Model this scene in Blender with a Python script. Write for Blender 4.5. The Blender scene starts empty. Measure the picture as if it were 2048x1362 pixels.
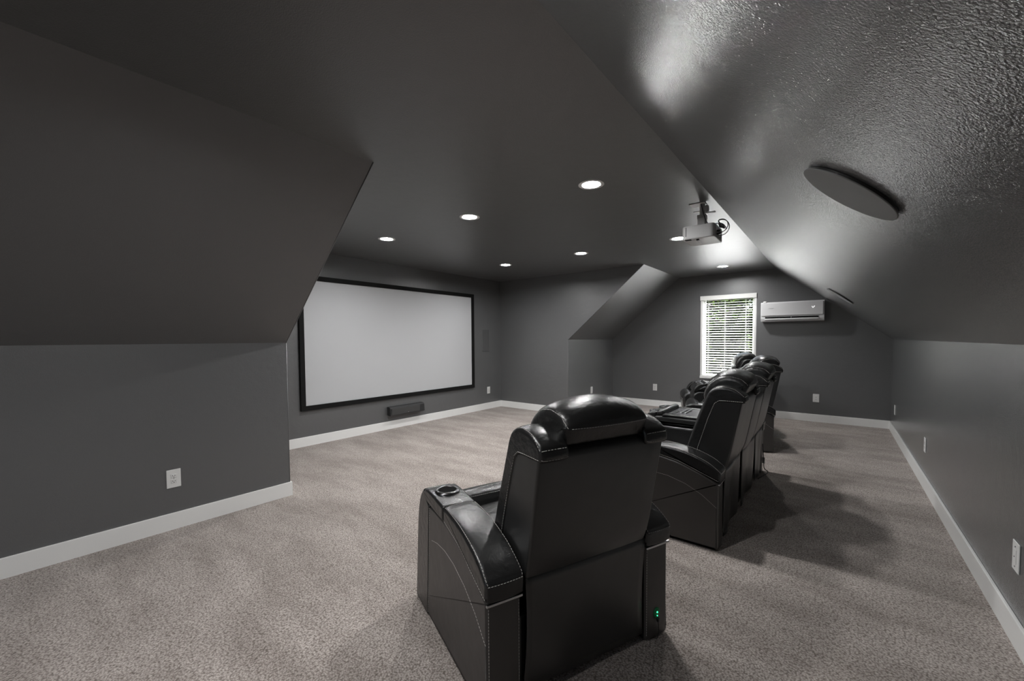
import bpy, bmesh, math, random
from mathutils import Vector, Matrix
from mathutils.bvhtree import BVHTree

random.seed(7)
scn = bpy.context.scene
COL = scn.collection
S = 1.38                      # eye height in metres; the room was measured in units of it

# ------------------------------------------------------------------ camera
F_PX, CX, CY = 814.82, 1024.0, 708.69
yaw, pitch, roll = (math.radians(v) for v in (38.5168, -2.1587, -0.3541))
fwd = Vector((-math.sin(yaw) * math.cos(pitch), math.cos(yaw) * math.cos(pitch), math.sin(pitch)))
rt0 = Vector((math.cos(yaw), math.sin(yaw), 0))
up0 = rt0.cross(fwd)
rt = rt0 * math.cos(roll) + up0 * math.sin(roll)
up = -rt0 * math.sin(roll) + up0 * math.cos(roll)
cam_data = bpy.data.cameras.new('camera')
cam = bpy.data.objects.new('camera', cam_data)
COL.objects.link(cam)
cam.matrix_world = Matrix(((rt.x, up.x, -fwd.x, 0), (rt.y, up.y, -fwd.y, 0), (rt.z, up.z, -fwd.z, S), (0, 0, 0, 1)))
cam_data.sensor_width = 36
cam_data.lens = F_PX / 2048 * 36
cam_data.shift_y = (CY - 681) / 2048
cam_data.clip_start = 0.02
scn.camera = cam

# ------------------------------------------------------------------ world, sun, exposure
SKY_STRENGTH = 0.22
SUN_STRENGTH = 280.0
CAN_STRENGTH = 550.0
world = bpy.data.worlds.new('world'); scn.world = world
world.use_nodes = True
nt = world.node_tree
sky = nt.nodes.new('ShaderNodeTexSky')
sky.sky_type = 'NISHITA'; sky.sun_disc = False
sky.sun_elevation = math.radians(61); sky.sun_rotation = math.radians(20)
nt.links.new(sky.outputs['Color'], nt.nodes['Background'].inputs['Color'])
nt.nodes['Background'].inputs['Strength'].default_value = SKY_STRENGTH
sun_d = bpy.data.lights.new('sun', 'SUN'); sun_d.energy = SUN_STRENGTH; sun_d.angle = math.radians(0.6)
sun_d.color = (.98, .985, 1)
sun = bpy.data.objects.new('sun', sun_d); COL.objects.link(sun)
sun.rotation_euler = Vector((-0.18, -0.45, -0.875)).to_track_quat('-Z', 'Y').to_euler()
scn.view_settings.view_transform = 'Standard'
scn.view_settings.look = 'None'
scn.view_settings.gamma = 1
scn.view_settings.use_curve_mapping = False
scn.view_settings.exposure = 0.33

# ------------------------------------------------------------------ materials
def mat(name, color, rough=.5, metal=0, spec=.5, bump=None, mix=None, emit=None, coat=0):
    """bump: list of (scale, distance, detail); mix: (scale, other colour, amount)"""
    m = bpy.data.materials.new(name); m.use_nodes = True
    t = m.node_tree; b = t.nodes['Principled BSDF']
    b.inputs['Base Color'].default_value = (*color, 1)
    b.inputs['Roughness'].default_value = rough
    b.inputs['Metallic'].default_value = metal
    b.inputs['Specular IOR Level'].default_value = spec
    b.inputs['Coat Weight'].default_value = coat; b.inputs['Coat Roughness'].default_value = rough
    tc = t.nodes.new('ShaderNodeTexCoord')
    if mix:
        n = t.nodes.new('ShaderNodeTexNoise'); n.inputs['Scale'].default_value = mix[0]; n.inputs['Detail'].default_value = 4
        t.links.new(tc.outputs['Object'], n.inputs['Vector'])
        r = t.nodes.new('ShaderNodeValToRGB')
        r.color_ramp.elements[0].position = .5 - mix[2]; r.color_ramp.elements[1].position = .5 + mix[2]
        r.color_ramp.elements[0].color = (*color, 1); r.color_ramp.elements[1].color = (*mix[1], 1)
        t.links.new(n.outputs['Fac'], r.inputs['Fac']); t.links.new(r.outputs['Color'], b.inputs['Base Color'])
    prev = None
    for sc, dist, det in bump or []:
        n = t.nodes.new('ShaderNodeTexNoise'); n.inputs['Scale'].default_value = sc; n.inputs['Detail'].default_value = det
        t.links.new(tc.outputs['Object'], n.inputs['Vector'])
        bp = t.nodes.new('ShaderNodeBump'); bp.inputs['Strength'].default_value = 1; bp.inputs['Distance'].default_value = dist
        t.links.new(n.outputs['Fac'], bp.inputs['Height'])
        if prev: t.links.new(prev.outputs['Normal'], bp.inputs['Normal'])
        prev = bp
    if prev:
        t.links.new(prev.outputs['Normal'], b.inputs['Normal']); t.links.new(prev.outputs['Normal'], b.inputs['Coat Normal'])
    if emit:
        b.inputs['Emission Color'].default_value = (*emit[0], 1); b.inputs['Emission Strength'].default_value = emit[1]
    return m

WALLC = (.105, .107, .109)
M = {}
M['wall'] = mat('charcoal_wall_paint', WALLC, .38, spec=.7, bump=[(230, .0010, 2), (14, .002, 2)], coat=.6)
M['slope'] = mat('charcoal_slope_paint', WALLC, .25, spec=.8, bump=[(215, .0021, 1.5)], coat=.9)
M['far'] = mat('charcoal_far_slope_paint', WALLC, .34, spec=.8, bump=[(170, .0045, 1.5)], coat=.9)
M['knee'] = mat('charcoal_knee_wall_paint', WALLC, .24, spec=.8, bump=[(190, .0019, 2), (12, .0015, 2)], coat=.9)
M['ceil'] = mat('charcoal_ceiling_paint', WALLC, .34, spec=.7, bump=[(200, .0011, 2), (9, .0012, 1)])
M['white'] = mat('white_trim_paint', (.84, .84, .83), .35)
M['plastic'] = mat('white_plastic', (.74, .74, .73), .3)
M['trim_white'] = mat('white_light_trim', (.86, .86, .86), .5)
M['dark_slot'] = mat('dark_slot', (.004, .004, .004), .8, spec=.05)
M['leather'] = mat('black_leather', (.013, .013, .013), .27, bump=[(420, .0004, 3), (26, .0035, 3)])
M['leather_flat'] = mat('black_leather_taut_bounce', (.046, .042, .040), .38, bump=[(420, .0003, 3), (9, .003, 2)])  # taut arm leather; light bounced off the carpet is put into its brown
M['vinyl'] = mat('black_backing_vinyl', (.015, .015, .015), .34, bump=[(600, .0002, 2), (5, .004, 2)], coat=.4)
M['thread'] = mat('white_thread', (.55, .53, .50), .7)
M['tray'] = mat('grey_tray', (.10, .10, .105), .25)
M['chrome'] = mat('brushed_metal', (.55, .55, .56), .28, 1)
M['cup'] = mat('dark_cup_metal', (.16, .16, .165), .25, 1)
M['black_plastic'] = mat('black_plastic', (.012, .012, .012), .4)
M['glide'] = mat('grey_plastic', (.25, .25, .25), .4)
M['screen'] = mat('projection_fabric', (.50, .508, .522), .85, spec=.2)
M['velvet'] = mat('black_velvet', (.006, .006, .006), .8, spec=.2)
M['grille'] = mat('dark_grille', (.05, .05, .05), .55, bump=[(900, .0006, 1)])
M['grille_round'] = mat('round_grille', (.17, .17, .172), .6, bump=[(1200, .0004, 1)])
M['grille_wall'] = mat('painted_grille', tuple(c * .85 for c in WALLC), .6, bump=[(900, .0004, 1)])
M['speaker'] = mat('black_speaker', (.02, .02, .021), .55)
M['proj'] = mat('projector_plastic', (.52, .52, .52), .4)
M['metal_paint'] = mat('painted_metal', (.60, .60, .60), .4)
M['ac'] = mat('aircon_plastic', (.66, .66, .67), .3)
M['green'] = mat('green_light', (.02, .3, .1), .4, emit=((.06, 1, .42), 1.6))
M['green_dim'] = mat('green_socket', (.0, .03, .012), .5, emit=((.0, .35, .10), .035))
M['display'] = mat('white_display', (.8, .8, .8), .3, emit=((1, 1, 1), .6))
M['lens'] = mat('light_lens', (.9, .9, .9), .4, emit=((1, .995, .985), CAN_STRENGTH))
M['slat'] = mat('white_blind_slat', (.82, .82, .80), .4)
M['leaf'] = mat('green_leaf', (.0030, .0078, .0010), .7, spec=.0, mix=(1.3, (.0078, .0128, .0020), .2))
M['bark'] = mat('brown_bark', (.02, .015, .01), .9, bump=[(30, .02, 4)])
M['lawn'] = mat('lawn', (.006, .010, .004), .9, mix=(2, (.010, .014, .005), .2))
g = bpy.data.materials.new('window_glass'); g.use_nodes = True
gt = g.node_tree; gt.nodes.clear()
go = gt.nodes.new('ShaderNodeOutputMaterial'); gm = gt.nodes.new('ShaderNodeMixShader')
ga = gt.nodes.new('ShaderNodeBsdfTransparent'); gg = gt.nodes.new('ShaderNodeBsdfGlossy')
gg.inputs['Roughness'].default_value = .02
gm.inputs[0].default_value = .04; gt.links.new(ga.outputs[0], gm.inputs[1]); gt.links.new(gg.outputs[0], gm.inputs[2])
gt.links.new(gm.outputs[0], go.inputs[0]); M['glass'] = g

# carpet: short cut pile, taupe, brushed into lighter and darker strokes
cm = bpy.data.materials.new('taupe_carpet'); cm.use_nodes = True; M['carpet'] = cm
ct = cm.node_tree; cb = ct.nodes['Principled BSDF']
cb.inputs['Roughness'].default_value = .95; cb.inputs['Specular IOR Level'].default_value = .1
cb.inputs['Sheen Weight'].default_value = .15; cb.inputs['Sheen Roughness'].default_value = .6
tc = ct.nodes.new('ShaderNodeTexCoord')
def cnoise(scale, detail, vec=None, rough=.5):
    n = ct.nodes.new('ShaderNodeTexNoise'); n.inputs['Scale'].default_value = scale; n.inputs['Detail'].default_value = detail
    n.inputs['Roughness'].default_value = rough
    ct.links.new(vec or tc.outputs['Object'], n.inputs['Vector']); return n
def cramp(src, p0, p1, c0, c1):
    r = ct.nodes.new('ShaderNodeValToRGB'); e = r.color_ramp.elements
    e[0].position, e[1].position = p0, p1; e[0].color = (*c0, 1); e[1].color = (*c1, 1)
    ct.links.new(src, r.inputs['Fac']); return r
def cmul(a, b, fac=1.0):
    x = ct.nodes.new('ShaderNodeMix'); x.data_type = 'RGBA'; x.blend_type = 'MULTIPLY'; x.inputs['Factor'].default_value = fac
    ct.links.new(a, x.inputs['A']); ct.links.new(b, x.inputs['B']); return x.outputs['Result']
vor = ct.nodes.new('ShaderNodeTexVoronoi'); vor.inputs['Scale'].default_value = 120
wob = ct.nodes.new('ShaderNodeMix'); wob.data_type = 'VECTOR'; wob.inputs['Factor'].default_value = .008
ct.links.new(tc.outputs['Object'], wob.inputs['A']); ct.links.new(cnoise(160, 2).outputs['Color'], wob.inputs['B'])
ct.links.new(wob.outputs['Result'], vor.inputs['Vector'])
tuft = cramp(vor.outputs['Distance'], .28, .80, (.625, .566, .530), (.23, .194, .172))
fine = ct.nodes.new('ShaderNodeMix'); fine.data_type = 'RGBA'; fine.blend_type = 'MULTIPLY'; fine.inputs['Factor'].default_value = 1
ct.links.new(tuft.outputs['Color'], fine.inputs['A'])
ct.links.new(cramp(cnoise(75, 4, rough=.7).outputs['Fac'], .36, .58, (.68, .665, .65), (1, 1, 1)).outputs['Color'], fine.inputs['B'])
mp = ct.nodes.new('ShaderNodeMapping'); mp.inputs['Rotation'].default_value = (0, 0, .5); mp.inputs['Scale'].default_value = (.9, 3.2, 1)
ct.links.new(tc.outputs['Object'], mp.inputs['Vector'])
brush = cramp(cnoise(1.5, 3, mp.outputs['Vector']).outputs['Fac'], .36, .64, (.73, .715, .705), (1, 1, 1))
mid = cramp(cnoise(14, 3).outputs['Fac'], .3, .7, (.88, .875, .87), (1, 1, 1))
ct.links.new(cmul(cmul(fine.outputs['Result'], brush.outputs['Color']), mid.outputs['Color']), cb.inputs['Base Color'])
b1 = ct.nodes.new('ShaderNodeBump'); b1.inputs['Distance'].default_value = .004; b1.inputs['Strength'].default_value = .9
b1.invert = True
ct.links.new(vor.outputs['Distance'], b1.inputs['Height'])
ct.links.new(b1.outputs['Normal'], cb.inputs['Normal'])

# ------------------------------------------------------------------ helpers
HP = math.pi / 2
def obj(name, bm, m, parent=None, smooth=False, weighted=False):
    bmesh.ops.recalc_face_normals(bm, faces=bm.faces[:])
    me = bpy.data.meshes.new(name); bm.to_mesh(me); bm.free()
    me.materials.append(M[m] if isinstance(m, str) else m)
    if smooth:
        me.polygons.foreach_set('use_smooth', [len(p.vertices) < 9 for p in me.polygons])
    o = bpy.data.objects.new(name, me); COL.objects.link(o)
    if parent: o.parent = parent
    if weighted:
        w = o.modifiers.new('weighted_normal', 'WEIGHTED_NORMAL'); w.keep_sharp = True
    return o
def tag(o, label=None, cat=None, group=None, kind=None):
    if label: o['label'] = label
    if cat: o['category'] = cat
    if group: o['group'] = group
    if kind: o['kind'] = kind
    return o
def empty(name, loc, label, cat, group=None, rot=(0, 0, 0)):
    o = bpy.data.objects.new(name, None); COL.objects.link(o); o.empty_display_size = .1
    o.location = loc; o.rotation_euler = rot
    return tag(o, label, cat, group)
def box(bm, lo, hi):
    vs = [bm.verts.new((x, y, z)) for z in (lo[2], hi[2]) for x, y in ((lo[0], lo[1]), (hi[0], lo[1]), (hi[0], hi[1]), (lo[0], hi[1]))]
    for f in ((0, 3, 2, 1), (4, 5, 6, 7), (0, 1, 5, 4), (1, 2, 6, 5), (2, 3, 7, 6), (3, 0, 4, 7)):
        bm.faces.new([vs[i] for i in f])
    return vs
def bbox(lo, hi, bev=0, seg=2):
    bm = bmesh.new(); box(bm, lo, hi)
    if bev: bmesh.ops.bevel(bm, geom=bm.edges[:], offset=bev, segments=seg, profile=.5, affect='EDGES')
    return bm
def slab(pts, n, t, holes=None):
    """polygon pts (3D, planar) extruded by t along n"""
    bm = bmesh.new(); n = Vector(n).normalized() * t
    a = [bm.verts.new(p) for p in pts]; b = [bm.verts.new(Vector(p) + n) for p in pts]
    bm.faces.new(a); bm.faces.new(b[::-1])
    for i in range(len(a)):
        j = (i + 1) % len(a); bm.faces.new((a[i], a[j], b[j], b[i]))
    return bm
def lathe(profile, seg=32, mtx=None):
    """profile of (r, z) revolved about z"""
    bm = bmesh.new(); rings = []
    for r, z in profile:
        if r < 1e-6: rings.append([bm.verts.new((0, 0, z))])
        else: rings.append([bm.verts.new((r * math.cos(2 * math.pi * k / seg), r * math.sin(2 * math.pi * k / seg), z)) for k in range(seg)])
    for A, B in zip(rings, rings[1:]):
        for k in range(seg):
            q = [A[k % len(A)], A[(k + 1) % len(A)], B[(k + 1) % len(B)], B[k % len(B)]]
            u = []
            for v in q:
                if v not in u: u.append(v)
            if len(u) > 2: bm.faces.new(u)
    if mtx: bmesh.ops.transform(bm, matrix=mtx, verts=bm.verts[:])
    return bm
def tube(pts, r, seg=8, bm=None):
    bm = bm or bmesh.new(); pts = [Vector(p) for p in pts]; rings = []
    for i, p in enumerate(pts):
        d = (pts[min(i + 1, len(pts) - 1)] - pts[max(i - 1, 0)]).normalized()
        h = Vector((0, 0, 1)) if abs(d.z) < .9 else Vector((1, 0, 0))
        u = d.cross(h).normalized(); v = d.cross(u)
        rings.append([bm.verts.new(p + r * (u * math.cos(2 * math.pi * k / seg) + v * math.sin(2 * math.pi * k / seg))) for k in range(seg)])
    for A, B in zip(rings, rings[1:]):
        for k in range(seg): bm.faces.new((A[k], A[(k + 1) % seg], B[(k + 1) % seg], B[k]))
    bm.faces.new(rings[0][::-1]); bm.faces.new(rings[-1]); return bm
def spline(pts, n=8):
    P = [Vector(p) for p in pts]; P = [P[0]] + P + [P[-1]]; out = []
    for i in range(1, len(P) - 2):
        for k in range(n):
            t = k / n; a, b, c, d = P[i - 1:i + 3]
            out.append(.5 * ((2 * b) + (c - a) * t + (2 * a - 5 * b + 4 * c - d) * t * t + (3 * b - a - 3 * c + d) * t ** 3))
    return out + [P[-2]]
def fillet(pts, r, seg=4):
    """round the corners of a closed 2D polygon; a point may carry its own radius as third value"""
    out = []; n = len(pts)
    for i in range(n):
        p = Vector(pts[i][:2]); a = Vector(pts[i - 1][:2]); b = Vector(pts[(i + 1) % n][:2])
        rr = pts[i][2] if len(pts[i]) > 2 else r
        d1, d2 = a - p, b - p
        k1, k2 = min(rr, d1.length * .48), min(rr, d2.length * .48)
        s, e = p + d1.normalized() * k1, p + d2.normalized() * k2
        for k in range(seg + 1):
            t = k / seg; out.append((1 - t) ** 2 * s + 2 * t * (1 - t) * p + t * t * e)
    return out
def bolster(profile, a0, a1, r=.02, fil=.02, crown=0, n=10, fseg=4, crown_w=None, skew=None):
    """upholstered block: profile in (b, z), swept along a with rounded ends; local x=-b, y=a"""
    P = fillet(profile, fil, fseg); m = len(P)
    area = sum(P[i].x * P[(i + 1) % m].y - P[(i + 1) % m].x * P[i].y for i in range(m))
    if area < 0: P = P[::-1]
    N = []
    for i in range(m):
        d = (P[(i + 1) % m] - P[i - 1]); N.append(Vector((d.y, -d.x)).normalized() if d.length > 1e-9 else Vector((0, 0)))
    secs = []
    K = 4
    for k in range(K): th = math.pi / 2 * k / K; secs.append((a0 + r * (1 - math.sin(th)) if False else a0 + r * (1 - math.cos(math.pi / 2 - (math.pi / 2 - th))), r * (1 - math.sin(th))))
    L = a1 - a0 - 2 * r
    for k in range(n + 1): secs.append((a0 + r + L * k / n, 0))
    for k in range(K - 1, -1, -1): th = math.pi / 2 * k / K; secs.append((a1 - r * (1 - math.cos(th)), r * (1 - math.sin(th))))
    bm = bmesh.new(); rings = []
    for a, ins in secs:
        t = (a - a0) / (a1 - a0); ring = []
        for p, nn in zip(P, N):
            off = -ins + crown * math.sin(math.pi * min(1, max(0, t))) ** .8 * (crown_w(p.x, p.y) if crown_w else 1)
            q = p + nn * off
            sb = skew(t) if skew else 0
            ring.append(bm.verts.new((-(q.x + sb), a, q.y)))
        rings.append(ring)
    for A, B in zip(rings, rings[1:]):
        for k in range(m): bm.faces.new((A[k], A[(k + 1) % m], B[(k + 1) % m], B[k]))
    bm.faces.new(rings[0][::-1]); bm.faces.new(rings[-1])
    return bm
def local_bvh(objs):
    out = []
    for o in objs:
        out.append(BVHTree.FromPolygons([v.co.copy() for v in o.data.vertices], [p.vertices[:] for p in o.data.polygons]))
    return out
def stitch_bm(paths, objs, pitch=.0085, dash=.0058, w=.0009, lift=.0006):
    """rows of thread dashes laid on the surface of objs; paths are (b, a, z) polylines"""
    bm = bmesh.new(); trees = local_bvh(objs)
    for path in paths:
        P = [Vector((-b, a, z)) for b, a, z in path]
        Q = []
        for p, q in zip(P, P[1:]):
            L = (q - p).length; k = max(1, int(L / .004))
            Q += [p.lerp(q, i / k) for i in range(k)]
        Q.append(P[-1])
        R = []
        for p in Q:
            best = None
            for t in trees:
                h = t.find_nearest(p)
                if h[0] is not None and (best is None or h[3] < best[2]): best = (h[0], h[1], h[3])
            R.append((best[0] + best[1] * lift, best[1]))
        s = 0; start = None
        for (p, n), (q, n2) in zip(R, R[1:]):
            L = (q - p).length
            if L > .03: start = None; s = 0; continue
            if start is None: start = (p, n); s = 0
            s += L
            if s >= dash and start != 'gap':
                d = (q - start[0]); d.normalize(); sd = d.cross(n).normalized() * w; h = n * w
                a, b = start[0], q
                vs = [bm.verts.new(x) for x in (a - sd, a + h, a + sd, b - sd, b + h, b + sd)]
                for f in ((0, 1, 4, 3), (1, 2, 5, 4), (0, 2, 1), (3, 4, 5)): bm.faces.new([vs[i] for i in f])
                start = 'gap'
            if s >= pitch: start = None
    return bm

# ------------------------------------------------------------------ room shell
XL, XS, XR, YB, Y1, Y2, ZC, XCL, XCR = (v * S for v in (-2.7457, -3.9043, .4755, 5.982, 1.1374, 4.6304, 1.8465, -1.744, -.600))
ZKL, ZKR = .985 * S, .9707 * S
YF = -2.0 * S
T = .12
def struct(name, bm, m, parent=None, **k):
    o = obj(name, bm, m, parent, **k); o['kind'] = 'structure'; return o
floor = struct('floor', slab([(XS, YF, 0), (XR, YF, 0), (XR, YB, 0), (XS, YB, 0)], (0, 0, -1), T), 'carpet')
ceiling = struct('ceiling', slab([(XCL, YF, ZC), (XCR, YF, ZC), (XCR, YB, ZC), (XCL, YB, ZC), (XCL, Y2, ZC), (XS, Y2, ZC), (XS, Y1, ZC), (XCL, Y1, ZC)], (0, 0, 1), T), 'ceil')
nR = Vector((ZC - ZKR, 0, XR - XCR)); nL = Vector((-(ZC - ZKL), 0, XCL - XL))
struct('ceiling_right', slab([(XCR, YF, ZC), (XCR, YB, ZC), (XR, YB, ZKR), (XR, YF, ZKR)], nR, T), 'slope')
for nm, ya, yb in (('ceiling_left', YF, Y1 - .003), ('ceiling_left.001', Y2 + .003, YB)):
    struct(nm, slab([(XCL, ya, ZC), (XCL, yb, ZC), (XL, yb, ZKL), (XL, ya, ZKL)], nL, T), 'far' if ya > 0 else 'ceil')
struct('wall_right', slab([(XR, YF, 0), (XR, YB, 0), (XR, YB, ZKR), (XR, YF, ZKR)], (1, 0, 0), T), 'knee')
wl = struct('wall_left', slab([(XL, YF, 0), (XL, Y1 - .003, 0), (XL, Y1 - .003, ZKL), (XL, YF, ZKL)], (-1, 0, 0), T), 'wall')
struct('wall_left.001', slab([(XL, Y2 + .003, 0), (XL, YB, 0), (XL, YB, ZKL), (XL, Y2 + .003, ZKL)], (-1, 0, 0), T), 'far')
cheek = [(XS, 0), (XL - .003, 0), (XL - .003, ZKL), (XCL - .006, ZC), (XS, ZC)]
struct('wall_recess_near', slab([(x, Y1, z) for x, z in cheek], (0, -1, 0), .02), 'wall')
struct('wall_recess_far', slab([(x, Y2, z) for x, z in cheek], (0, 1, 0), .02), 'wall')
struct('wall_screen', slab([(XS, Y1, 0), (XS, Y2, 0), (XS, Y2, ZC), (XS, Y1, ZC)], (-1, 0, 0), T), 'wall')
gable = [(XL, 0), (XR, 0), (XR, ZKR), (XCR, ZC), (XCL, ZC), (XL, ZKL)]
# both gables in pieces around their window holes (front one added), one mesh each
WX0, WX1, WZ0, WZ1 = -1.455 * S, -.80 * S, .463 * S, 1.560 * S
def gable_wall(name, y, t):
    bm = bmesh.new()
    def gpoly(p):
        a = [bm.verts.new((x, y, z)) for x, z in p]; b = [bm.verts.new((x, y + t, z)) for x, z in p]
        bm.faces.new(a); bm.faces.new(b[::-1])
        for i in range(len(a)): bm.faces.new((a[i], a[(i + 1) % len(a)], b[(i + 1) % len(a)], b[i]))
    gpoly([(XL, 0), (WX0, 0), (WX0, ZC), (XCL, ZC), (XL, ZKL)])
    gpoly([(WX1, 0), (XR, 0), (XR, ZKR), (XCR, ZC), (WX1, ZC)])
    gpoly([(WX0, 0), (WX1, 0), (WX1, WZ0), (WX0, WZ0)])
    gpoly([(WX0, WZ1), (WX1, WZ1), (WX1, ZC), (WX0, ZC)])
    struct(name, bm, 'wall')
gable_wall('wall_back', YB, T)
gable_wall('wall_front', YF, -T)
# rounded corner beads on the outside corners of the screen recess
for nm, y, a, b in (('near', Y1, 0, 0), ('far', Y2, 0, 0)):
    bm = tube([(XL - .002, y, .0), (XL - .002, y, ZKL)], .004, 10); tube([(XL - .002, y, ZKL), (XCL - .002, y, ZC - .001)], .004, 10, bm)
    struct('trim_1' if nm == 'near' else 'trim_2', bm, 'wall', smooth=True)
# baseboards: flat board with an eased top edge
BH, BT = .1215, .015
def baseboard(name, x0, y0, x1, y1):
    lo = (min(x0, x1), min(y0, y1), -.002); hi = (max(x0, x1), max(y0, y1), BH)
    bm = bmesh.new(); box(bm, lo, hi)
    es = [e for e in bm.edges if all(v.co.z > .1 for v in e.verts)]
    bmesh.ops.bevel(bm, geom=es, offset=.003, segments=2, profile=.5, affect='EDGES')
    return struct(name, bm, 'white')
baseboard('baseboard_left', XL, YF, XL + BT, Y1 + BT)
baseboard('baseboard_recess_near', XS + BT, Y1, XL, Y1 + BT)
baseboard('baseboard_screen', XS, Y1, XS + BT, Y2)
baseboard('baseboard_recess_far', XS + BT, Y2 - BT, XL, Y2)
baseboard('baseboard_left.001', XL, Y2 - BT, XL + BT, YB)
baseboard('baseboard_back', XL + BT, YB - BT, XR - BT, YB)
baseboard('baseboard_right', XR - BT, YF, XR, YB)
baseboard('baseboard_front', XL + BT, YF, XR - BT, YF + BT)

# ------------------------------------------------------------------ windows and blind
C = .030                                   # width of the white edge around the opening
D = .121
ix0, ix1, iz0, iz1 = WX0 + C, WX1 - C, WZ0 + .022, WZ1 - C
def window(name, y, d):
    """window in the gable at y; d = +1 when outside is +y"""
    win = bpy.data.objects.new(name, None); COL.objects.link(win); win.location = ((WX0 + WX1) / 2, y, WZ0); win['kind'] = 'structure'
    wo = Vector(win.location)
    def wbox(nm, lo, hi, m, par=win, bev=.002):
        a, b = Vector((lo[0], y + d * lo[1], lo[2])) - wo, Vector((hi[0], y + d * hi[1], hi[2])) - wo
        if a.y > b.y: a.y, b.y = b.y, a.y
        return obj(nm, bbox(a, b, bev), m, par)
    wbox('jamb', (WX0 - .004, -.006, WZ0), (WX0 + C, D, WZ1), 'white')
    wbox('jamb', (WX1 - C, -.006, WZ0), (WX1 + .004, D, WZ1), 'white')
    wbox('head', (WX0, -.006, WZ1 - C), (WX1, D, WZ1 + .004), 'white')
    wbox('sill', (WX0 - .006, -.022, WZ0 - .020), (WX1 + .006, D, WZ0 + .022), 'white')
    f0, f1, w = .085, .12, .035
    sh = wbox('sash', (ix0, f0, iz0), (ix0 + w, f1, iz1), 'white')
    wbox('sash', (ix1 - w, f0, iz0), (ix1, f1, iz1), 'white')
    wbox('sash', (ix0 + w, f0, iz0), (ix1 - w, f1, iz0 + w), 'white')
    wbox('sash', (ix0 + w, f0, iz1 - w), (ix1 - w, f1, iz1), 'white')
    wbox('pane', (ix0 + w, f0 + .014, iz0 + w), (ix1 - w, f0 + .018, iz1 - w), 'glass', win, 0)
window('window_1', YB, 1)
window('window_added', YF, -1)  # added window, unseen behind the camera, brings daylight onto the foreground
bl = empty('window_blind', ((ix0 + ix1) / 2, YB + .035, iz0), 'white horizontal slat blind hanging in the back window', 'blind')
bo = Vector(bl.location)
bx0, bx1 = ix0 + .006, ix1 - .004
obj('valance', bbox((WX0 - .012 - bo.x, -.060, WZ1 - .075 - bo.z), (WX1 + .006 - bo.x, -.042, WZ1 + .006 - bo.z), .004), 'slat', bl)
obj('head_rail', bbox((bx0 - bo.x, -.02, iz1 - .04 - bo.z), (bx1 - bo.x, .025, iz1 - .003 - bo.z), .003), 'slat', bl)
NS = 32; ztop, zbot = iz1 - .058, iz0 + .035
slat_me = None
for i in range(NS):
    z = ztop + (zbot - ztop) * i / (NS - 1)
    if slat_me is None:
        bm = bmesh.new(); hw = .024; n = 6
        top = []; bot = []
        for k in range(n + 1):
            y = -hw + 2 * hw * k / n; c = .003 * (1 - (y / hw) ** 2)
            top.append([bm.verts.new((x, y, c + .0028)) for x in (bx0 - bo.x, bx1 - bo.x)])
            bot.append([bm.verts.new((x, y, c)) for x in (bx0 - bo.x, bx1 - bo.x)])
        for k in range(n):
            bm.faces.new((top[k][0], top[k][1], top[k + 1][1], top[k + 1][0])); bm.faces.new((bot[k][0], bot[k + 1][0], bot[k + 1][1], bot[k][1]))
            for e in (0, 1): bm.faces.new((top[k][e], top[k + 1][e], bot[k + 1][e], bot[k][e]))
        for k in (0, n): bm.faces.new((top[k][0], top[k][1], bot[k][1], bot[k][0]))
        o = obj('slat', bm, 'slat', bl); slat_me = o.data
    else:
        o = bpy.data.objects.new('slat', slat_me); COL.objects.link(o); o.parent = bl
    o.location = (0, 0, z - bo.z); o.rotation_euler = (math.radians(15), 0, 0)
obj('bottom_rail', bbox((bx0 - bo.x, -.024, .002), (bx1 - bo.x, .024, .020), .003), 'slat', bl)
for fx in (.10, .44, .84):
    for yy in (-.026, .026):
        x = bx0 + (bx1 - bx0) * fx - bo.x
        obj('ladder_cord', tube([(x, yy, .01), (x, yy, iz1 - .02 - bo.z)], .0016, 6), 'slat', bl)
obj('lift_cord', tube([(bx0 + (bx1 - bx0) * .9 - bo.x, -.03, .25), (bx0 + (bx1 - bx0) * .9 - bo.x, -.03, iz1 - .02 - bo.z)], .0015, 6), 'slat', bl)

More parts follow.
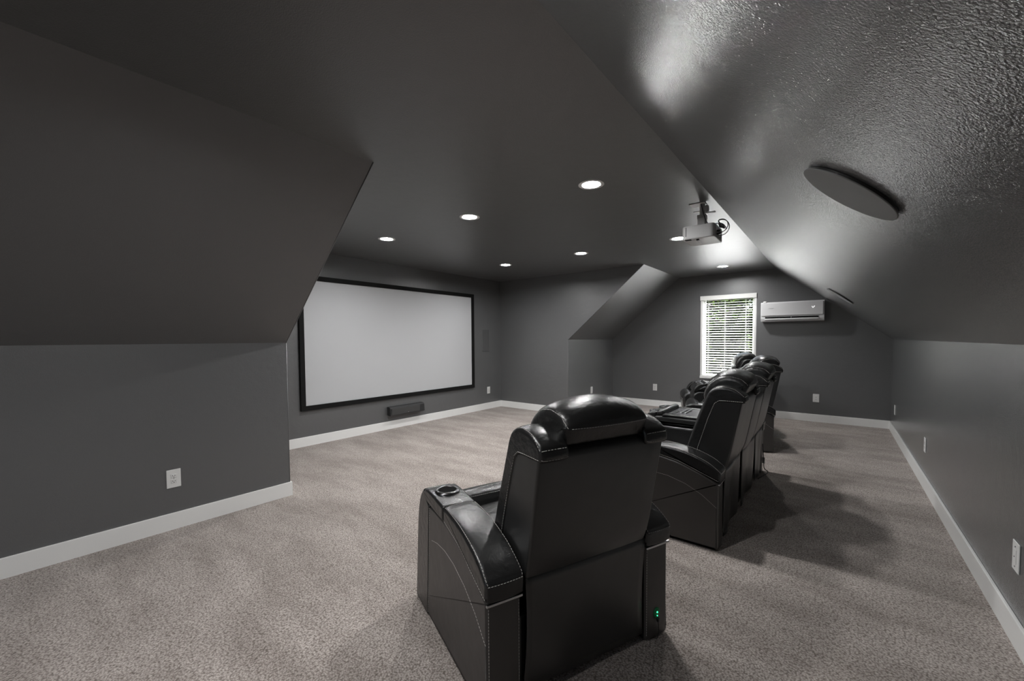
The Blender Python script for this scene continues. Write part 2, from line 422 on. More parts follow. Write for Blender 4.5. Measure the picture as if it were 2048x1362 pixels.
# ------------------------------------------------------------------ outside: trees and lawn
lawn = struct('lawn', slab([(-30, YB + 1, -3), (30, YB + 1, -3), (30, YB + 60, -3), (-30, YB + 60, -3)], (0, 0, -1), .2), 'lawn')
def tree(x, y, ground, h, rad, nleaf, seed, label):
    rnd = random.Random(seed)
    t = empty('tree', (x, y, ground), label, 'tree')
    bm = bmesh.new()
    tube(spline([(0, 0, -.05), (.05, .03, h * .3), (-.04, .08, h * .6), (.05, 0, h * .92)], 5), .10, 8, bm)
    for k in range(9):
        a = rnd.uniform(0, 6.28); z = h * rnd.uniform(.35, .85); L = rad * rnd.uniform(.5, .9)
        tube(spline([(0, .05, z), (L * .5 * math.cos(a), L * .5 * math.sin(a), z + .25), (L * math.cos(a), L * math.sin(a), z + .3)], 4), .03, 6, bm)
    obj('trunk', bm, 'bark', t, smooth=True)
    clumps = []
    for k in range(60):
        while True:
            p = Vector((rnd.uniform(-1, 1), rnd.uniform(-1, 1), rnd.uniform(-1, 1)))
            if .3 < p.length < 1: break
        clumps.append(Vector((p.x * rad, p.y * rad, h * .62 + p.z * h * .40)))
    vs, fs = [], []
    for k in range(nleaf):
        c = rnd.choice(clumps); p = c + Vector((rnd.gauss(0, .2), rnd.gauss(0, .2), rnd.gauss(0, .16)))
        d = Vector((rnd.gauss(0, 1), rnd.gauss(0, 1), rnd.gauss(0, .6))).normalized(); u = d.cross(Vector((0, 0, 1))).normalized(); n = d.cross(u)
        L = rnd.uniform(.08, .15) * (1 + max(0, y - YB - 5) * .06); w = L * .3; i = len(vs)
        vs += [p, p + d * L * .5 + u * w + n * .01, p + d * L, p + d * L * .5 - u * w + n * .01]
        fs.append((i, i + 1, i + 2, i + 3))
    me = bpy.data.meshes.new('foliage'); me.from_pydata(vs, [], fs); me.materials.append(M['leaf'])
    o = bpy.data.objects.new('foliage', me); COL.objects.link(o); o.parent = t; o['kind'] = 'stuff'
tree(-2.45, YB + 4.8, -3, 6.2, 1.5, 30000, 1, 'leafy green tree filling the view right behind the blind')
tree(-4.2, YB + 10.5, -3, 8.6, 2.1, 26000, 3, 'second green tree farther off behind the left half of the window')
tree(.9, YB + 10.5, -3, 8.4, 2.0, 26000, 2, 'second green tree farther off behind the right half of the window')
tree(-1.6, YB + 17, -3, 11, 3.2, 30000, 4, 'most distant tall green tree behind the window')

# ------------------------------------------------------------------ recessed ceiling lights
r0 = .052 * S / .72                                  # trim radius .097 m
RD = .0102                                           # depth of the lens above the ceiling plane
cans = []
def can(x, y, label):
    cans.append((x, y))
    e = empty('ceiling_light', (x, y, ZC), label, 'light', 'recessed lights in the flat ceiling')
    obj('trim_ring', lathe([(.0665, .001), (.068, -.0025), (.075, -.0038), (.092, -.004), (.097, -.0025), (.097, .0005), (.0665, .001)], 40), 'trim_white', e, smooth=True)
    obj('baffle', lathe([(.0665, .001), (.0640, RD + .004), (.0675, RD + .004), (.0695, .0005), (.0665, .001)], 40), 'trim_white', e, smooth=True)
    obj('lens', lathe([(0, RD - .002), (.040, RD - .0015), (.0645, RD + .001)], 40), 'lens', e, smooth=True)
LX = [-2.975 * S, -2.004 * S, -1.071 * S]; LY = [2.055 * S, 3.63 * S, 5.378 * S]
can(LX[2], LY[0], 'largest recessed ceiling light, nearest the viewer')
can(LX[1], LY[0], 'second light of the nearer ceiling row, between the largest light and the screen side')
can(LX[0], LY[0], 'recessed ceiling light at the screen end of the nearer row, beside the left slope')
can(LX[2], LY[1], 'recessed ceiling light just left of the hanging projector')
can(LX[1], LY[1], 'recessed ceiling light in the middle of the farther row of three')
can(LX[0], LY[1], 'recessed ceiling light in the far corner above the right end of the screen')
can(LX[2], LY[2], 'dim thin-looking recessed ceiling light above the back window')
can(LX[2], .36 * S, 'recessed ceiling light in the near part of the room, above the left edge of view')
can(LX[2], -1.15 * S, 'recessed ceiling light behind the viewpoint near the front wall')

# cut the openings for the cans out of the ceiling slab
cut_bm = bmesh.new()
for x, y in cans:
    c = lathe([(0, -.02), (.072, -.02), (.072, .05), (0, .05)], 32, Matrix.Translation((x, y, ZC)))
    tmp = bpy.data.meshes.new('tmp'); bmesh.ops.recalc_face_normals(c, faces=c.faces[:]); c.to_mesh(tmp); c.free(); cut_bm.from_mesh(tmp); bpy.data.meshes.remove(tmp)
cut_me = bpy.data.meshes.new('cut'); cut_bm.to_mesh(cut_me); cut_bm.free()
cutter = bpy.data.objects.new('cut', cut_me); COL.objects.link(cutter)
md = ceiling.modifiers.new('openings', 'BOOLEAN'); md.object = cutter; md.operation = 'DIFFERENCE'; md.solver = 'EXACT'
cut = bpy.data.meshes.new_from_object(ceiling.evaluated_get(bpy.context.evaluated_depsgraph_get()))
ceiling.modifiers.clear(); ceiling.data = cut; cut.name = 'ceiling'
bpy.data.objects.remove(cutter); bpy.data.meshes.remove(cut_me)

# ------------------------------------------------------------------ projection screen
sy0, sy1, sz0, sz1 = 1.725 * S, 4.050 * S, .336 * S, 1.610 * S
sc = empty('projection_screen', (XS, (sy0 + sy1) / 2, sz0), 'large white projection screen in a black frame on the recessed wall', 'screen')
fw, fd = .062, .035
def sbox(name, lo, hi, m, bev=.003):
    return obj(name, bbox((lo[0], lo[1] - (sy0 + sy1) / 2, lo[2] - sz0), (hi[0], hi[1] - (sy0 + sy1) / 2, hi[2] - sz0), bev), m, sc)
sbox('projection_surface', (.010, sy0 + fw - .01, sz0 + fw - .01), (.018, sy1 - fw + .01, sz1 - fw + .01), 'screen', .0005)
sbox('frame_bar', (.002, sy0, sz0), (fd, sy1, sz0 + fw), 'velvet')
sbox('frame_bar', (.002, sy0, sz1 - fw), (fd, sy1, sz1), 'velvet')
sbox('frame_bar', (.002, sy0, sz0 + fw), (fd, sy0 + fw, sz1 - fw), 'velvet')
sbox('frame_bar', (.002, sy1 - fw, sz0 + fw), (fd, sy1, sz1 - fw), 'velvet')
# centre speaker under the screen
cs = empty('centre_speaker', (XS + .002, 2.90 * S, .150 * S), 'long low black speaker on the wall under the screen', 'speaker')
bm = bmesh.new()
prof = [(0, .012), (.075, .0), (.095, .010), (.085, .118), (.06, .140), (0, .140)]
hl = .238 * S
A = [bm.verts.new((x, -hl, z)) for x, z in prof]; B = [bm.verts.new((x, hl, z)) for x, z in prof]
bm.faces.new(A); bm.faces.new(B[::-1])
for i in range(len(A)): bm.faces.new((A[i], A[(i + 1) % len(A)], B[(i + 1) % len(A)], B[i]))
bmesh.ops.bevel(bm, geom=bm.edges[:], offset=.004, segments=2, profile=.5, affect='EDGES')
obj('cabinet', bm, 'speaker', cs)
obj('grille', bbox((.088, -hl + .02, .018), (.096, hl - .10, .112), .003), 'grille', cs)
obj('badge', bbox((.095, -.006, .028), (.098, .006, .034), .001), 'chrome', cs)
# flush speaker right of the screen
ws = empty('wall_speaker', (XS, 4.303 * S, .982 * S), 'dark upright flush speaker grille between the screen and the corner', 'speaker')
obj('bezel', bbox((.0, -.102, -.215), (.006, .102, .215), .002), M['wall'], ws)
obj('grille', bbox((.003, -.094, -.207), (.0075, .094, .207), .002), 'grille_wall', ws)
# round speakers flush in the right slope
nRi = -nR.normalized()
qR = nRi.to_track_quat('Z', 'Y').to_euler()
def round_speaker(y, label):
    c = Vector((.021 * S, 0, 1.3405 * S)); base = Vector((XCR, 0, ZC)); c -= nRi * ((c - base) @ nRi)
    e = empty('round_speaker', (c.x, y, c.z), label, 'speaker', 'round speakers in the right slope', qR)
    obj('mounting_ring', lathe([(0, .002), (.146, .002), (.146, .0095), (.140, .0095), (.140, .004), (0, .004)], 64), 'black_plastic', e, smooth=False)
    obj('grille', lathe([(0, .0145), (.10, .0143), (.1515, .0138), (.1535, .0128), (.1535, .0105), (.151, .0095), (0, .0095)], 72), 'grille_round', e, smooth=False)
round_speaker(1.25 * S, 'large round grey speaker grille in the right slope, near')
round_speaker(4.343 * S, 'round speaker seen edge-on far along the right slope, above the air conditioner')

# ------------------------------------------------------------------ outlets
def outlet(pos, rz, label, kind='duplex'):
    """plate faces local -y"""
    e = empty('wall_outlet', pos, label, 'outlet', 'white wall outlets', (0, 0, rz))
    obj('plate', bbox((-.042, -.006, -.067), (.042, 0, .067), .0035, 3), 'plastic', e)
    if kind == 'duplex':
        for sgn in (-1, 1):
            cz = sgn * .0195
            s = obj('socket', bbox((-.0165, -.0085, cz - .0135), (.0165, -.005, cz + .0135), .003, 3), 'plastic', e)
            bm = bmesh.new()
            for x, w, h in ((-.0065, .0013, .0045), (.0065, .0013, .0038)): box(bm, (x - w, -.0088, cz + .003 - h), (x + w, -.0084, cz + .003 + h))
            box(bm, (-.0024, -.0088, cz - .0095), (.0024, -.0084, cz - .005))
            obj('slots', bm, 'dark_slot', s)
        obj('screw', lathe([(0, .0012), (.003, .001), (.0033, 0)], 12, Matrix.Translation((0, -.006, 0)) @ Matrix.Rotation(math.pi / 2, 4, 'X')), 'glide', e)
    else:
        obj('insert', bbox((-.0165, -.0085, -.033), (.0165, -.005, .033), .002), 'plastic', e)
        for z in (-.045, 0, .045):
            obj('screw', lathe([(0, .0022), (.003, .002), (.0035, 0)], 12, Matrix.Translation((0, -.0065 if z else -.0085, z)) @ Matrix.Rotation(math.pi / 2, 4, 'X')), 'glide', e)
outlet((XL, .552 * S, .270 * S), HP, 'white outlet on the left foreground wall, largest of the outlets')
outlet((XS, 4.357 * S, .268 * S), HP, 'white outlet on the screen wall, right of the screen')
outlet((XL, 5.283 * S, .259 * S), HP, 'white outlet seen edge-on, on the short knee wall left of the window')
outlet((-2.075 * S, YB, .278 * S), 0, 'white outlet on the back wall left of the window')
outlet((-.175 * S, YB, .280 * S), 0, 'white outlet on the back wall below the air conditioner')
outlet((XR, 5.59 * S, .262 * S), -HP, 'white outlet at the far end of the right knee wall')
outlet((XR, 3.80 * S, .281 * S), -HP, 'white outlet halfway along the right knee wall')
outlet((XR, 2.045 * S, .279 * S), -HP, 'white outlet at the right edge of view, near end of the right wall', 'insert')

# ------------------------------------------------------------------ air conditioner
ax0, ax1, az0, az1 = -.735 * S, -.113 * S, 1.190 * S, 1.426 * S
ac = empty('air_conditioner', ((ax0 + ax1) / 2, YB, az0), 'white wall-mounted air conditioner right of the window', 'air conditioner')
hw, hh, dp = (ax1 - ax0) / 2, az1 - az0, .20
def acprism(prof, x0, x1, bev):
    bm = bmesh.new(); A = [bm.verts.new((x0, -y, z)) for y, z in prof]; B = [bm.verts.new((x1, -y, z)) for y, z in prof]
    bm.faces.new(A); bm.faces.new(B[::-1])
    for i in range(len(A)): bm.faces.new((A[i], A[(i + 1) % len(A)], B[(i + 1) % len(A)], B[i]))
    if bev: bmesh.ops.bevel(bm, geom=[e for e in bm.edges if len(e.link_faces) == 2 and e.calc_face_angle(0) > .35], offset=bev, segments=3, profile=.5, affect='EDGES')
    return bm
obj('casing', acprism([(.002, .02), (.10, 0), (.175, .012), (dp - .012, .05), (dp - .012, hh - .03), (dp - .03, hh), (.002, hh)], -hw, hw, .010), 'ac', ac, weighted=True)
obj('front_panel', bbox((-hw + .012, -dp - .002, .098), (hw - .012, -dp + .016, hh - .018), .006, 3), 'ac', ac, weighted=True)
obj('vent_slot', bbox((-hw + .065, -dp + .006, .052), (hw - .07, -dp + .016, .080), .001), 'dark_slot', ac)
obj('louvre', bbox((-hw + .06, -dp - .002, .030), (hw - .065, -dp + .016, .053), .004), 'ac', ac)
obj('louvre_clip', bbox((-.004, -dp + .000, .053), (.004, -dp + .010, .080), .001), 'glide', ac)
bm = bmesh.new()
dx, dz = hw - .165, hh - .125
for p in ([(0, .03), (.012, .034), (.024, .012), (.020, .0)], [(.024, .012), (.034, .036), (.05, .034), (.026, 0)]):
    a = [bm.verts.new((dx + x, -dp - .0025, dz + z)) for x, z in p]; b = [bm.verts.new((dx + x, -dp - .0015, dz + z)) for x, z in p]
    bm.faces.new(a); bm.faces.new(b[::-1])
    for i in range(4): bm.faces.new((a[i], a[(i + 1) % 4], b[(i + 1) % 4], b[i]))
obj('display', bm, 'display', ac)
obj('badge', bbox((-hw + .11, -dp - .003, hh - .110), (-hw + .19, -dp - .0015, hh - .103), .0004), 'chrome', ac)
obj('sensor_puck', lathe([(0, .022), (.022, .020), (.030, .010), (.030, 0)], 24, Matrix.Translation((-hw + .06, -dp + .04, hh - .002))), 'plastic', ac, smooth=True)

# ------------------------------------------------------------------ projector on its ceiling mount
pj = empty('projector', (-.93, 3.82, ZC), 'white projector hanging upside down from the ceiling mount', 'projector')
po = Vector(pj.location)
def pb(name, lo, hi, m, bev=.004, par=pj, **k): return obj(name, bbox(Vector(lo) - po, Vector(hi) - po, bev, 3), m, par, **k)
x0, x1, y0, y1, z0, z1 = -1.050, -.795, 3.655, 3.97, 2.212, 2.324
bm = bmesh.new(); vs = box(bm, Vector((x0, y0, z0)) - po, Vector((x1, y1, z1)) - po)
bmesh.ops.bevel(bm, geom=[e for e in bm.edges if abs(e.verts[0].co.z - e.verts[1].co.z) > .05], offset=.035, segments=5, profile=.5, affect='EDGES')
bmesh.ops.bevel(bm, geom=[e for e in bm.edges if abs(e.verts[0].co.z - e.verts[1].co.z) < .001], offset=.008, segments=3, profile=.5, affect='EDGES')
body = obj('body', bm, 'proj', pj, weighted=True)
bm = bmesh.new()
for i in range(2): box(bm, Vector((x0 + .030 + i * .006, y0 - .001, z0 + .025)) - po, Vector((x0 + .0325 + i * .006, y0 + .004, z1 - .012)) - po)
obj('side_vent', bm, 'dark_slot', body)
pb('foot', (x0 + .11, y0 + .03, z0 - .012), (x0 + .13, y0 + .05, z0 + .004), 'black_plastic', .003)
pb('lamp_cover', (x0 + .02, y0 + .05, z0 - .003), (x0 + .10, y1 - .05, z0 + .004), 'proj', .002)
pb('grille_plate', (x0 + .022, y0 + .012, z0 - .003), (x0 + .072, y0 + .042, z0 + .004), 'dark_slot', .002)
pb('connector_panel', (x1 - .004, y0 + .045, z0 + .020), (x1 + .002, y1 - .045, z1 - .015), 'glide', .001)
obj('lens', lathe([(.034, -.01), (.036, .014), (.030, .018), (.026, .010), (0, .014)], 28, Matrix.Translation(Vector((x0, 3.90, 2.27)) - po) @ Matrix.Rotation(-HP, 4, 'Y')), 'black_plastic', pj, smooth=True)
pb('top_bracket', (x0 + .06, 3.76, z1 - .002), (x1 - .03, 3.92, z1 + .008), 'metal_paint', .002)
for (sx, sy) in ((x0 + .07, 3.75), (x0 + .07, 3.93), (x1 - .05, 3.75), (x1 - .05, 3.93)):
    pb('bracket_arm', (sx, min(sy, 3.84), z1 + .004), (sx + .018, max(sy, 3.84), z1 + .010), 'metal_paint', .001)
    pb('spacer', (sx + .003, sy - .006, z1 - .004), (sx + .015, sy + .006, z1 + .012), 'metal_paint', .002)
pb('yoke', (-.965, 3.815, z1 + .008), (-.905, 3.825, z1 + .10), 'metal_paint', .002)
pb('yoke', (-.965, 3.875, z1 + .008), (-.905, 3.885, z1 + .10), 'metal_paint', .002)
pb('knuckle', (-.97, 3.818, z1 + .085), (-.90, 3.882, z1 + .125), 'metal_paint', .004)
obj('drop_pole', tube([Vector((-.935, 3.85, z1 + .10)) - po, Vector((-.935, 3.85, ZC)) - po], .021, 16), 'metal_paint', pj, smooth=True)
pb('ceiling_plate', (-1.035, 3.80, ZC - .006), (-.905, 3.91, ZC), 'metal_paint', .002)
pb('side_tab', (-1.005, 3.838, ZC - .066), (-.93, 3.866, ZC - .060), 'metal_paint', .002)
pb('side_tab', (-.94, 3.852, ZC - .085), (-.835, 3.884, ZC - .079), 'metal_paint', .002)
obj('swivel_knob', lathe([(0, .022), (.024, .018), (.030, 0), (.024, -.018), (0, -.022)], 20, Matrix.Translation(Vector((-.905, 3.862, ZC - .046)) - po) @ Matrix.Rotation(HP, 4, 'Y')), 'metal_paint', pj, smooth=True)
cab = bmesh.new()
tube(spline([Vector(p) - po for p in ((-.94, 3.83, ZC - .005), (-.915, 3.81, ZC - .10), (-.87, 3.80, z1 + .025), (-.79, 3.80, z1 + .02), (-.755, 3.81, z1 + .002), (-.745, 3.84, z1 - .03), (-.785, 3.85, z0 + .06), (-.80, 3.85, z0 + .055))], 8), .0035, 6, cab)
obj('cable', cab, 'black_plastic', pj, smooth=True)
for dz_, r_ in ((.03, .085), (.055, .07)):
    c = bmesh.new(); pts = []
    for k in range(13):
        a = -1.9 + 3.9 * k / 12
        pts.append(Vector((x1 + .035 + r_ * math.cos(a) * .7, 3.74, z0 + dz_ + r_ * .55 + r_ * math.sin(a) * .75)) - po)
    pts = [Vector((x1, 3.74, z0 + dz_)) - po] + pts + [Vector((x1 + .02, 3.76, z1 + .005)) - po]
    tube(spline(pts, 4), .0032, 6, c); obj('cable', c, 'black_plastic', pj, smooth=True)
    pb('plug', (x1 - .002, 3.731, z0 + dz_ - .007), (x1 + .030, 3.749, z0 + dz_ + .007), 'black_plastic', .003)
bm = bmesh.new()
rnd = random.Random(4)
for k in range(4):
    c = Vector((x1 + .03, 3.77, z1 - .012)) - po; a = k * .7
    tube([c + .024 * Vector((math.cos(t + a), .5 * math.sin(t * 1.3 + a), math.sin(t))) * (.7 + .1 * k) for t in [i * .45 for i in range(15)]], .003, 6, bm)
obj('cable_bundle', bm, 'black_plastic', pj, smooth=True)

# ------------------------------------------------------------------ recliners
AW, SW = .150, .643            # arm width, seat width
def arm(root, a0, outer):
    """armrest; outer = -1 when the outside faces -a, +1 when it faces +a"""
    a1 = a0 + AW
    body_prof = [(.004, .012, .002), (.855, .012, .01), (.785, .47, .03), (.705, .548, .03), (.60, .575, .05), (.42, .575, .05), (.25, .545, .05), (.12, .497, .04), (.004, .444, .004)]
    o = obj('armrest', bolster(body_prof, a0 + .004, a1 - .004, .012, .01, .004, 8), 'leather_flat', root, smooth=True)
    band = [(.672, .004, .012), (.868, .004, .014), (.812, .48, .08), (.770, .585, .05), (.706, .638, .016), (.668, .596, .02), (.628, .576, .014), (.642, .38, .1)]
    fp = obj('front_panel', bolster(band, a0, a1, .011, .014, .003, 8), 'leather', o, smooth=True)
    pad_prof = [(-.010, .452, .006), (-.012, .520, .016), (.058, .572, .05), (.147, .607, .05), (.247, .630, .05), (.345, .640, .05), (.418, .642, .012), (.418, .578, .006), (.25, .548, .05), (.12, .502, .04)]
    pad = obj('arm_pad', bolster(pad_prof, a0 - .004, a1 + .004, .013, .014, .006, 10), 'leather', o, smooth=True)
    cup_prof = [(.424, .576, .012), (.424, .641, .014), (.60, .651, .05), (.672, .646, .02), (.704, .622, .014), (.662, .588, .02), (.60, .582, .05)]
    cp = obj('cup_panel', bolster(cup_prof, a0 - .004, a1 + .004, .011, .014, .003, 10), 'leather', o, smooth=True)
    c = Matrix.Translation((-.572, (a0 + a1) / 2, .6555)) @ Matrix.Diagonal((1.1, 1.1, 1, 1))
    obj('cup_holder', lathe([(.037, -.006), (.038, .003), (.041, .006), (.047, .0055), (.053, .001), (.055, -.012)], 40, c), 'cup', o, smooth=True)
    obj('cup_shade_disc', lathe([(0, .0015), (.039, .0015)], 32, c), 'dark_slot', o)  # flat black disc in place of the shade inside the cup
    obj('metal_strip', bbox((-.002, a0 + .001, .434), (.008, a1 - .001, .4435), .002), 'chrome', o)
    e = a0 if outer < 0 else a1; d = -outer
    e2 = a1 if outer < 0 else a0
    paths = []
    crest = [(-.012, .518), (.058, .574), (.147, .609), (.247, .632), (.345, .642), (.414, .644)]
    paths.append([(b, e + d * .004, z) for b, z in crest])
    paths.append([(b, e2 - d * .004, z) for b, z in crest])
    paths.append([(b, e + d * -.004, z) for b, z in [(-.004, .462), (.12, .508), (.25, .555), (.41, .585)]])
    paths.append([(-.014, a0 + .004, .512), (-.014, a1 - .004, .512)])
    paths.append([(.42, a0 + .01, .646), (.42, a1 - .01, .646)])
    paths.append([(b, e, z) for b, z in [(.672, .02), (.655, .2), (.640, .38), (.628, .57)]])
    paths.append([(b, e, z) for b, z in [(.60, .415), (.52, .436), (.42, .446), (.318, .438), (.2, .405), (.1, .355), (.01, .287)]])
    for aa in (a0 + .012, a1 - .012): paths.append([(0, aa, .03), (0, aa, .43)])
    obj('stitching', stitch_bm(paths, [o, fp, pad, cp]), 'thread', o)['kind'] = 'stuff'
    for b in (.06, .74):
        obj('foot', lathe([(0, 0), (.026, 0), (.028, .004), (.022, .014), (0, .014)], 20, Matrix.Translation((-b, (a0 + a1) / 2, 0))), 'glide', o, smooth=True)
    return o
def side_bolster(root, a0, a1, outer, core):
    # front band of the back with the shoulder cap on top, one upholstered piece
    prof = [(-.122, .950, .020), (-.117, 1.004, .020), (-.055, 1.042, .04), (.030, 1.054, .05), (.095, 1.024, .05), (.148, .88, .06), (.195, .745, .06), (.240, .61, .06), (.264, .495, .024),
            (.183, .495, .024), (.157, .623, .06), (.092, .836, .06), (.052, .945, .03), (.0, .950, .03)]
    o = obj('side_bolster', bolster(prof, a0, a1, .014, .03, .009, 8, crown_w=lambda b, z: 1 if z > .965 else .25), 'leather', root, smooth=True)
    e = a0 if outer < 0 else a1
    d = -outer
    paths = [[(-.114, a0 + .01, .993), (-.114, a1 - .01, .993)],
             [(b, e + d * .003, z) for b, z in [(-.112, .996), (-.055, 1.05), (.03, 1.06), (.098, 1.023)]],
             [(b, e, z) for b, z in [(.182, .515), (.165, .623), (.101, .836), (.062, .940), (.035, .960), (.0, .962), (-.114, .962)]],
             [(-.116, a0 + .006, .964), (-.116, a1 - .006, .964)]]
    obj('stitching', stitch_bm(paths, [o]), 'thread', o)['kind'] = 'stuff'
    return o
def seat(root, a0):
    """one reclining seat, a0..a0+SW between the arms"""
    a1 = a0 + SW; c = (a0 + a1) / 2
    core = obj('backrest', bolster([(.003, .475, .01), (-.030, .56, .3), (-.075, .81, .3), (-.104, .965, .012), (-.06, 1.0, .02), (.05, 1.0, .02), (.13, .82, .1), (.205, .56, .05), (.22, .44, .02), (.06, .42, .02)],
                               a0 + .010, a1 - .010, .012, .014, .002, 10), 'vinyl', root, smooth=True)
    for s, b0, b1 in ((-1, a0 + .004, a0 + .130), (1, a1 - .130, a1 - .004)): side_bolster(root, b0, b1, s, core)
    # lumbar cushion on the front of the back
    lum = obj('back_cushion', bolster([(.12, .90, .03), (.15, .93, .03), (.215, .75, .08), (.275, .55, .06), (.26, .48, .03), (.19, .48, .03), (.12, .80, .05)], a0 + .125, a1 - .125, .03, .03, .03, 10,
                              crown_w=lambda b, z: 1 if b > .14 else 0), 'leather', root, smooth=True)
    pp = [(-.098, .992, .014), (-.122, 1.062, .016), (-.085, 1.098, .04), (-.02, 1.118, .05), (.060, 1.108, .05), (.135, 1.05, .05), (.165, .97, .04), (.13, .90, .03), (.07, .93, .04), (-.02, .985, .03)]
    def cw(b, z): return max(0, min(1, (z - 1.03) / .06)) + (.35 if b > .1 else 0)
    pil = obj('headrest', bolster(pp, c - .208, c + .208, .03, .02, .040, 14, crown_w=cw), 'leather', root, smooth=True)
    paths = [[(-.124, c - .185, 1.058), (-.126, c, 1.060), (-.124, c + .185, 1.058)]]
    for s in (-1, 1):
        paths.append([(b, c + s * .196, z) for b, z in [(-.115, 1.06), (-.075, 1.096), (-.01, 1.112), (.06, 1.10), (.13, 1.045), (.16, .97)]])
    obj('stitching', stitch_bm(paths, [pil]), 'thread', pil)['kind'] = 'stuff'
    # seat, knee roll and footrest
    obj('seat_cushion', bolster([(.17, .30, .02), (.17, .44, .04), (.30, .465, .06), (.60, .470, .06), (.735, .462, .04), (.745, .34, .03), (.70, .30, .02)], a0 + .006, a1 - .006, .03, .03, .022, 12,
                        crown_w=lambda b, z: 1 if z > .4 else 0), 'leather', root, smooth=True)
    fr = obj('footrest', bolster([(.755, .10, .02), (.86, .10, .04), (.90, .30, .08), (.915, .47, .05), (.86, .532, .05), (.785, .515, .04), (.765, .45, .03)], a0 + .006, a1 - .006, .035, .03, .012, 12), 'leather', root, smooth=True)
    obj('stitching', stitch_bm([[(.90, a0 + .03, .43), (.90, a1 - .03, .43)], [(.78, a0 + .03, .51), (.78, a1 - .03, .51)]], [fr]), 'thread', fr)['kind'] = 'stuff'
def base(root, a0, a1):
    obj('base_frame', bbox((-.74, a0 + .004, .035), (-.035, a1 - .004, .33), .01), 'black_plastic', root)
def skirt(root, a0, a1, seed, top=.492, wave=.008):
    """loose vinyl flap closing the back below the seat back"""
    rnd = random.Random(seed); bm = bmesh.new(); nx, nz = 22, 14; g = []
    ph = [rnd.uniform(0, 6.28) for _ in range(4)]
    for i in range(nx + 1):
        row = []
        for j in range(nz + 1):
            t, s = i / nx, j / nz
            z = top - (top - .045) * s + .010 * math.sin(t * 5 + ph[0]) * s
            b = -.004 - wave * (math.sin(t * 9 + ph[1] + s * 2) * .5 + .5) * (.25 + s) + .02 * s
            pinch = .012 * math.sin(math.pi * s) * (1 - 2 * t)
            row.append((bm.verts.new((-b, a0 + (a1 - a0) * t + pinch, z)), bm.verts.new((-(b + .004), a0 + (a1 - a0) * t + pinch, z))))
        g.append(row)
    for i in range(nx):
        for j in range(nz):
            for k in (0, 1):
                q = (g[i][j][k], g[i + 1][j][k], g[i + 1][j + 1][k], g[i][j + 1][k]); bm.faces.new(q if k else q[::-1])
    for i in range(nx):
        for j in (0, nz): bm.faces.new((g[i][j][0], g[i + 1][j][0], g[i + 1][j][1], g[i][j][1]))
    for j in range(nz):
        for i in (0, nx): bm.faces.new((g[i][j][0], g[i][j + 1][0], g[i][j + 1][1], g[i][j][1]))
    obj('rear_skirt', bm, 'vinyl', root, smooth=True)
def recliner(corner, deg, label):
    r = empty('recliner', (corner[0] * S, corner[1] * S, 0), label, 'recliner', None, (0, 0, math.radians(deg)))
    arm(r, 0, -1); arm(r, AW + SW, 1); seat(r, AW); base(r, AW, AW + SW); skirt(r, AW + .012, AW + SW - .006, 3, wave=.005)
    # powered socket glowing green on the right arm, with its lead to the floor
    aa = .867
    sk = obj('power_socket', lathe([(0, .003), (.015, .003), (.019, 0), (.019, -.002)], 24, Matrix.Translation((.002, aa, .122)) @ Matrix.Rotation(HP, 4, 'Y') @ Matrix.Diagonal((1.25, 1, 1, 1))), 'green_dim', r, smooth=True)
    sk['label'] = 'round socket glowing green'
    for z, rr in ((.126, .0042), (.110, .0028)):
        obj('indicator', lathe([(0, .004), (rr * .7, .003), (rr, 0)], 14, Matrix.Translation((.005, aa - .001, z)) @ Matrix.Rotation(HP, 4, 'Y')), 'green', sk, smooth=True)
    obj('power_plug', bbox((.004, aa - .006, .083), (.016, aa + .006, .102), .003), 'black_plastic', r)
    obj('power_cord', tube(spline([(.010, aa, .085), (.012, aa + .002, .05), (.010, aa - .002, .014), (.004, aa - .01, .005), (-.03, aa - .03, .004)], 6), .0018, 6), 'black_plastic', r, smooth=True)
    return r
CW = 2.03 - 2 * AW - 2 * SW + .04      # console width
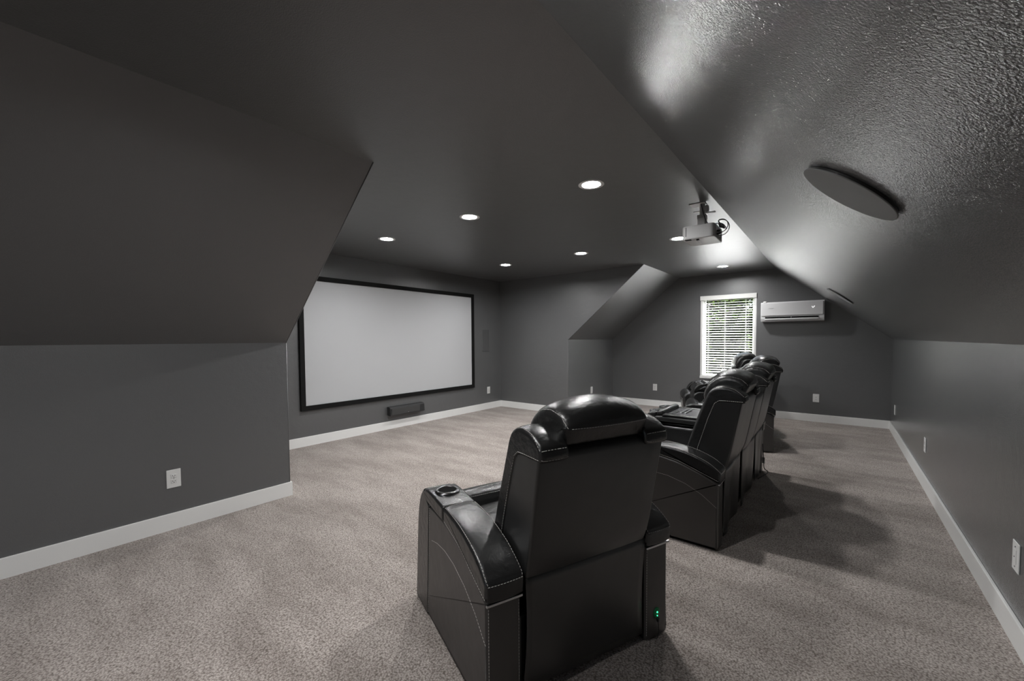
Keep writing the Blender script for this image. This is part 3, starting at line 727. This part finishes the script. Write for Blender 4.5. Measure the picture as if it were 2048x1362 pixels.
def console(root, a0):
    """raised storage console between two seats, with a tray, a padded bar and a cup deck"""
    a1 = a0 + CW
    con = obj('console', bolster([(.03, .03, .02), (.80, .03, .04), (.835, .30, .1), (.815, .56, .05), (.76, .612, .04), (.22, .612, .04), (.05, .56, .03)], a0 + .004, a1 - .004, .022, .025, .006, 8), 'leather', root, smooth=True)
    obj('upper_pad', bolster([(.14, .618, .02), (.14, .695, .02), (.60, .700, .03), (.70, .690, .04), (.76, .640, .03), (.74, .618, .02)], a0 + .002, a1 - .002, .026, .03, .006, 8), 'leather', con, smooth=True)
    for e0, e1 in ((a0 + .004, a0 + .045), (a1 - .045, a1 - .004)):
        obj('side_rail', bolster([(.16, .685, .012), (.16, .708, .012), (.61, .714, .012), (.63, .685, .012)], e0, e1, .011, .012, .002, 5), 'leather', con, smooth=True)
    obj('tray_table', bbox((-.60, a0 + .05, .697), (-.17, a1 - .05, .706), .003), 'tray', con)
    for b in (.47, .505):
        obj('tray_bar', bbox((-b - .008, a0 + .16, .706), (-b + .008, a1 - .12, .716), .003), 'chrome', con)  # two bright metal bars across the tray
    obj('control_strip', bbox((-.57, a0 + .08, .706), (-.545, a1 - .22, .711), .002), 'black_plastic', con)
    obj('front_roll', bolster([(.612, .690, .014), (.606, .728, .02), (.640, .745, .02), (.672, .722, .02), (.672, .690, .014)], a0 + .01, a1 - .01, .018, .02, .006, 8), 'leather', con, smooth=True)
    obj('cup_deck', bolster([(.676, .66, .012), (.676, .722, .014), (.73, .722, .03), (.80, .66, .04), (.81, .60, .02), (.75, .61, .02)], a0 + .006, a1 - .006, .016, .02, .003, 8), 'leather', con, smooth=True)
    for aa in (a0 + .11, a1 - .11):
        m = Matrix.Translation((-.722, aa, .722)) @ Matrix.Rotation(math.radians(-8), 4, 'Y')
        obj('cup_holder', lathe([(.034, -.006), (.035, .004), (.038, .007), (.045, .006), (.048, .001), (.048, -.014)], 32, m), 'cup', con, smooth=True)
        obj('cup_shade_disc', lathe([(0, .003), (.035, .003)], 24, m), 'dark_slot', con)  # no real depth: the cup's inner shade is a black disc
def loveseat(corner, deg, label):
    r = empty('loveseat', (corner[0] * S, corner[1] * S, 0), label, 'loveseat', None, (0, 0, math.radians(deg)))
    w = AW + SW + CW + SW + AW
    arm(r, 0, -1); arm(r, w - AW, 1); seat(r, AW); seat(r, AW + SW + CW); console(r, AW + SW); base(r, AW, w - AW)
    skirt(r, AW + .03, AW + SW - .09, 5, wave=.016); skirt(r, AW + SW + .02, AW + SW + CW + .14, 6, wave=.016); skirt(r, AW + SW + CW + .19, w - AW - .02, 8, wave=.016)
    obj('console_back', bolster([(.003, .475, .01), (-.030, .56, .3), (-.072, .80, .3), (-.092, .905, .014), (-.045, .935, .03), (.03, .93, .04), (.10, .80, .1), (.15, .66, .05), (.15, .475, .02)], AW + SW + .012, AW + SW + CW - .012, .016, .014, .008, 8), 'vinyl', r, smooth=True)
    obj('power_cord', tube(spline([(.006, w - .10, .30), (.014, w - .09, .16), (.020, w - .085, .05), (.05, w - .05, .006), (.02, w - .25, .006), (.0, w - .34, .006)], 6), .004, 6), 'black_plastic', r, smooth=True)
    obj('power_plug', bbox((.004, w - .098, .10), (.024, w - .074, .16), .004), 'glide', r)
    return r
recliner((-.6869, .7484), -22, 'single black leather recliner in the foreground, seen from behind, with a green-lit socket')
loveseat((-.414, 2.045), 0, 'middle black leather two-seat recliner between the single recliner and the far pair')
loveseat((-.402, 4.122), 20, 'farthest black leather two-seat recliner, by the back window, turned toward the screen')
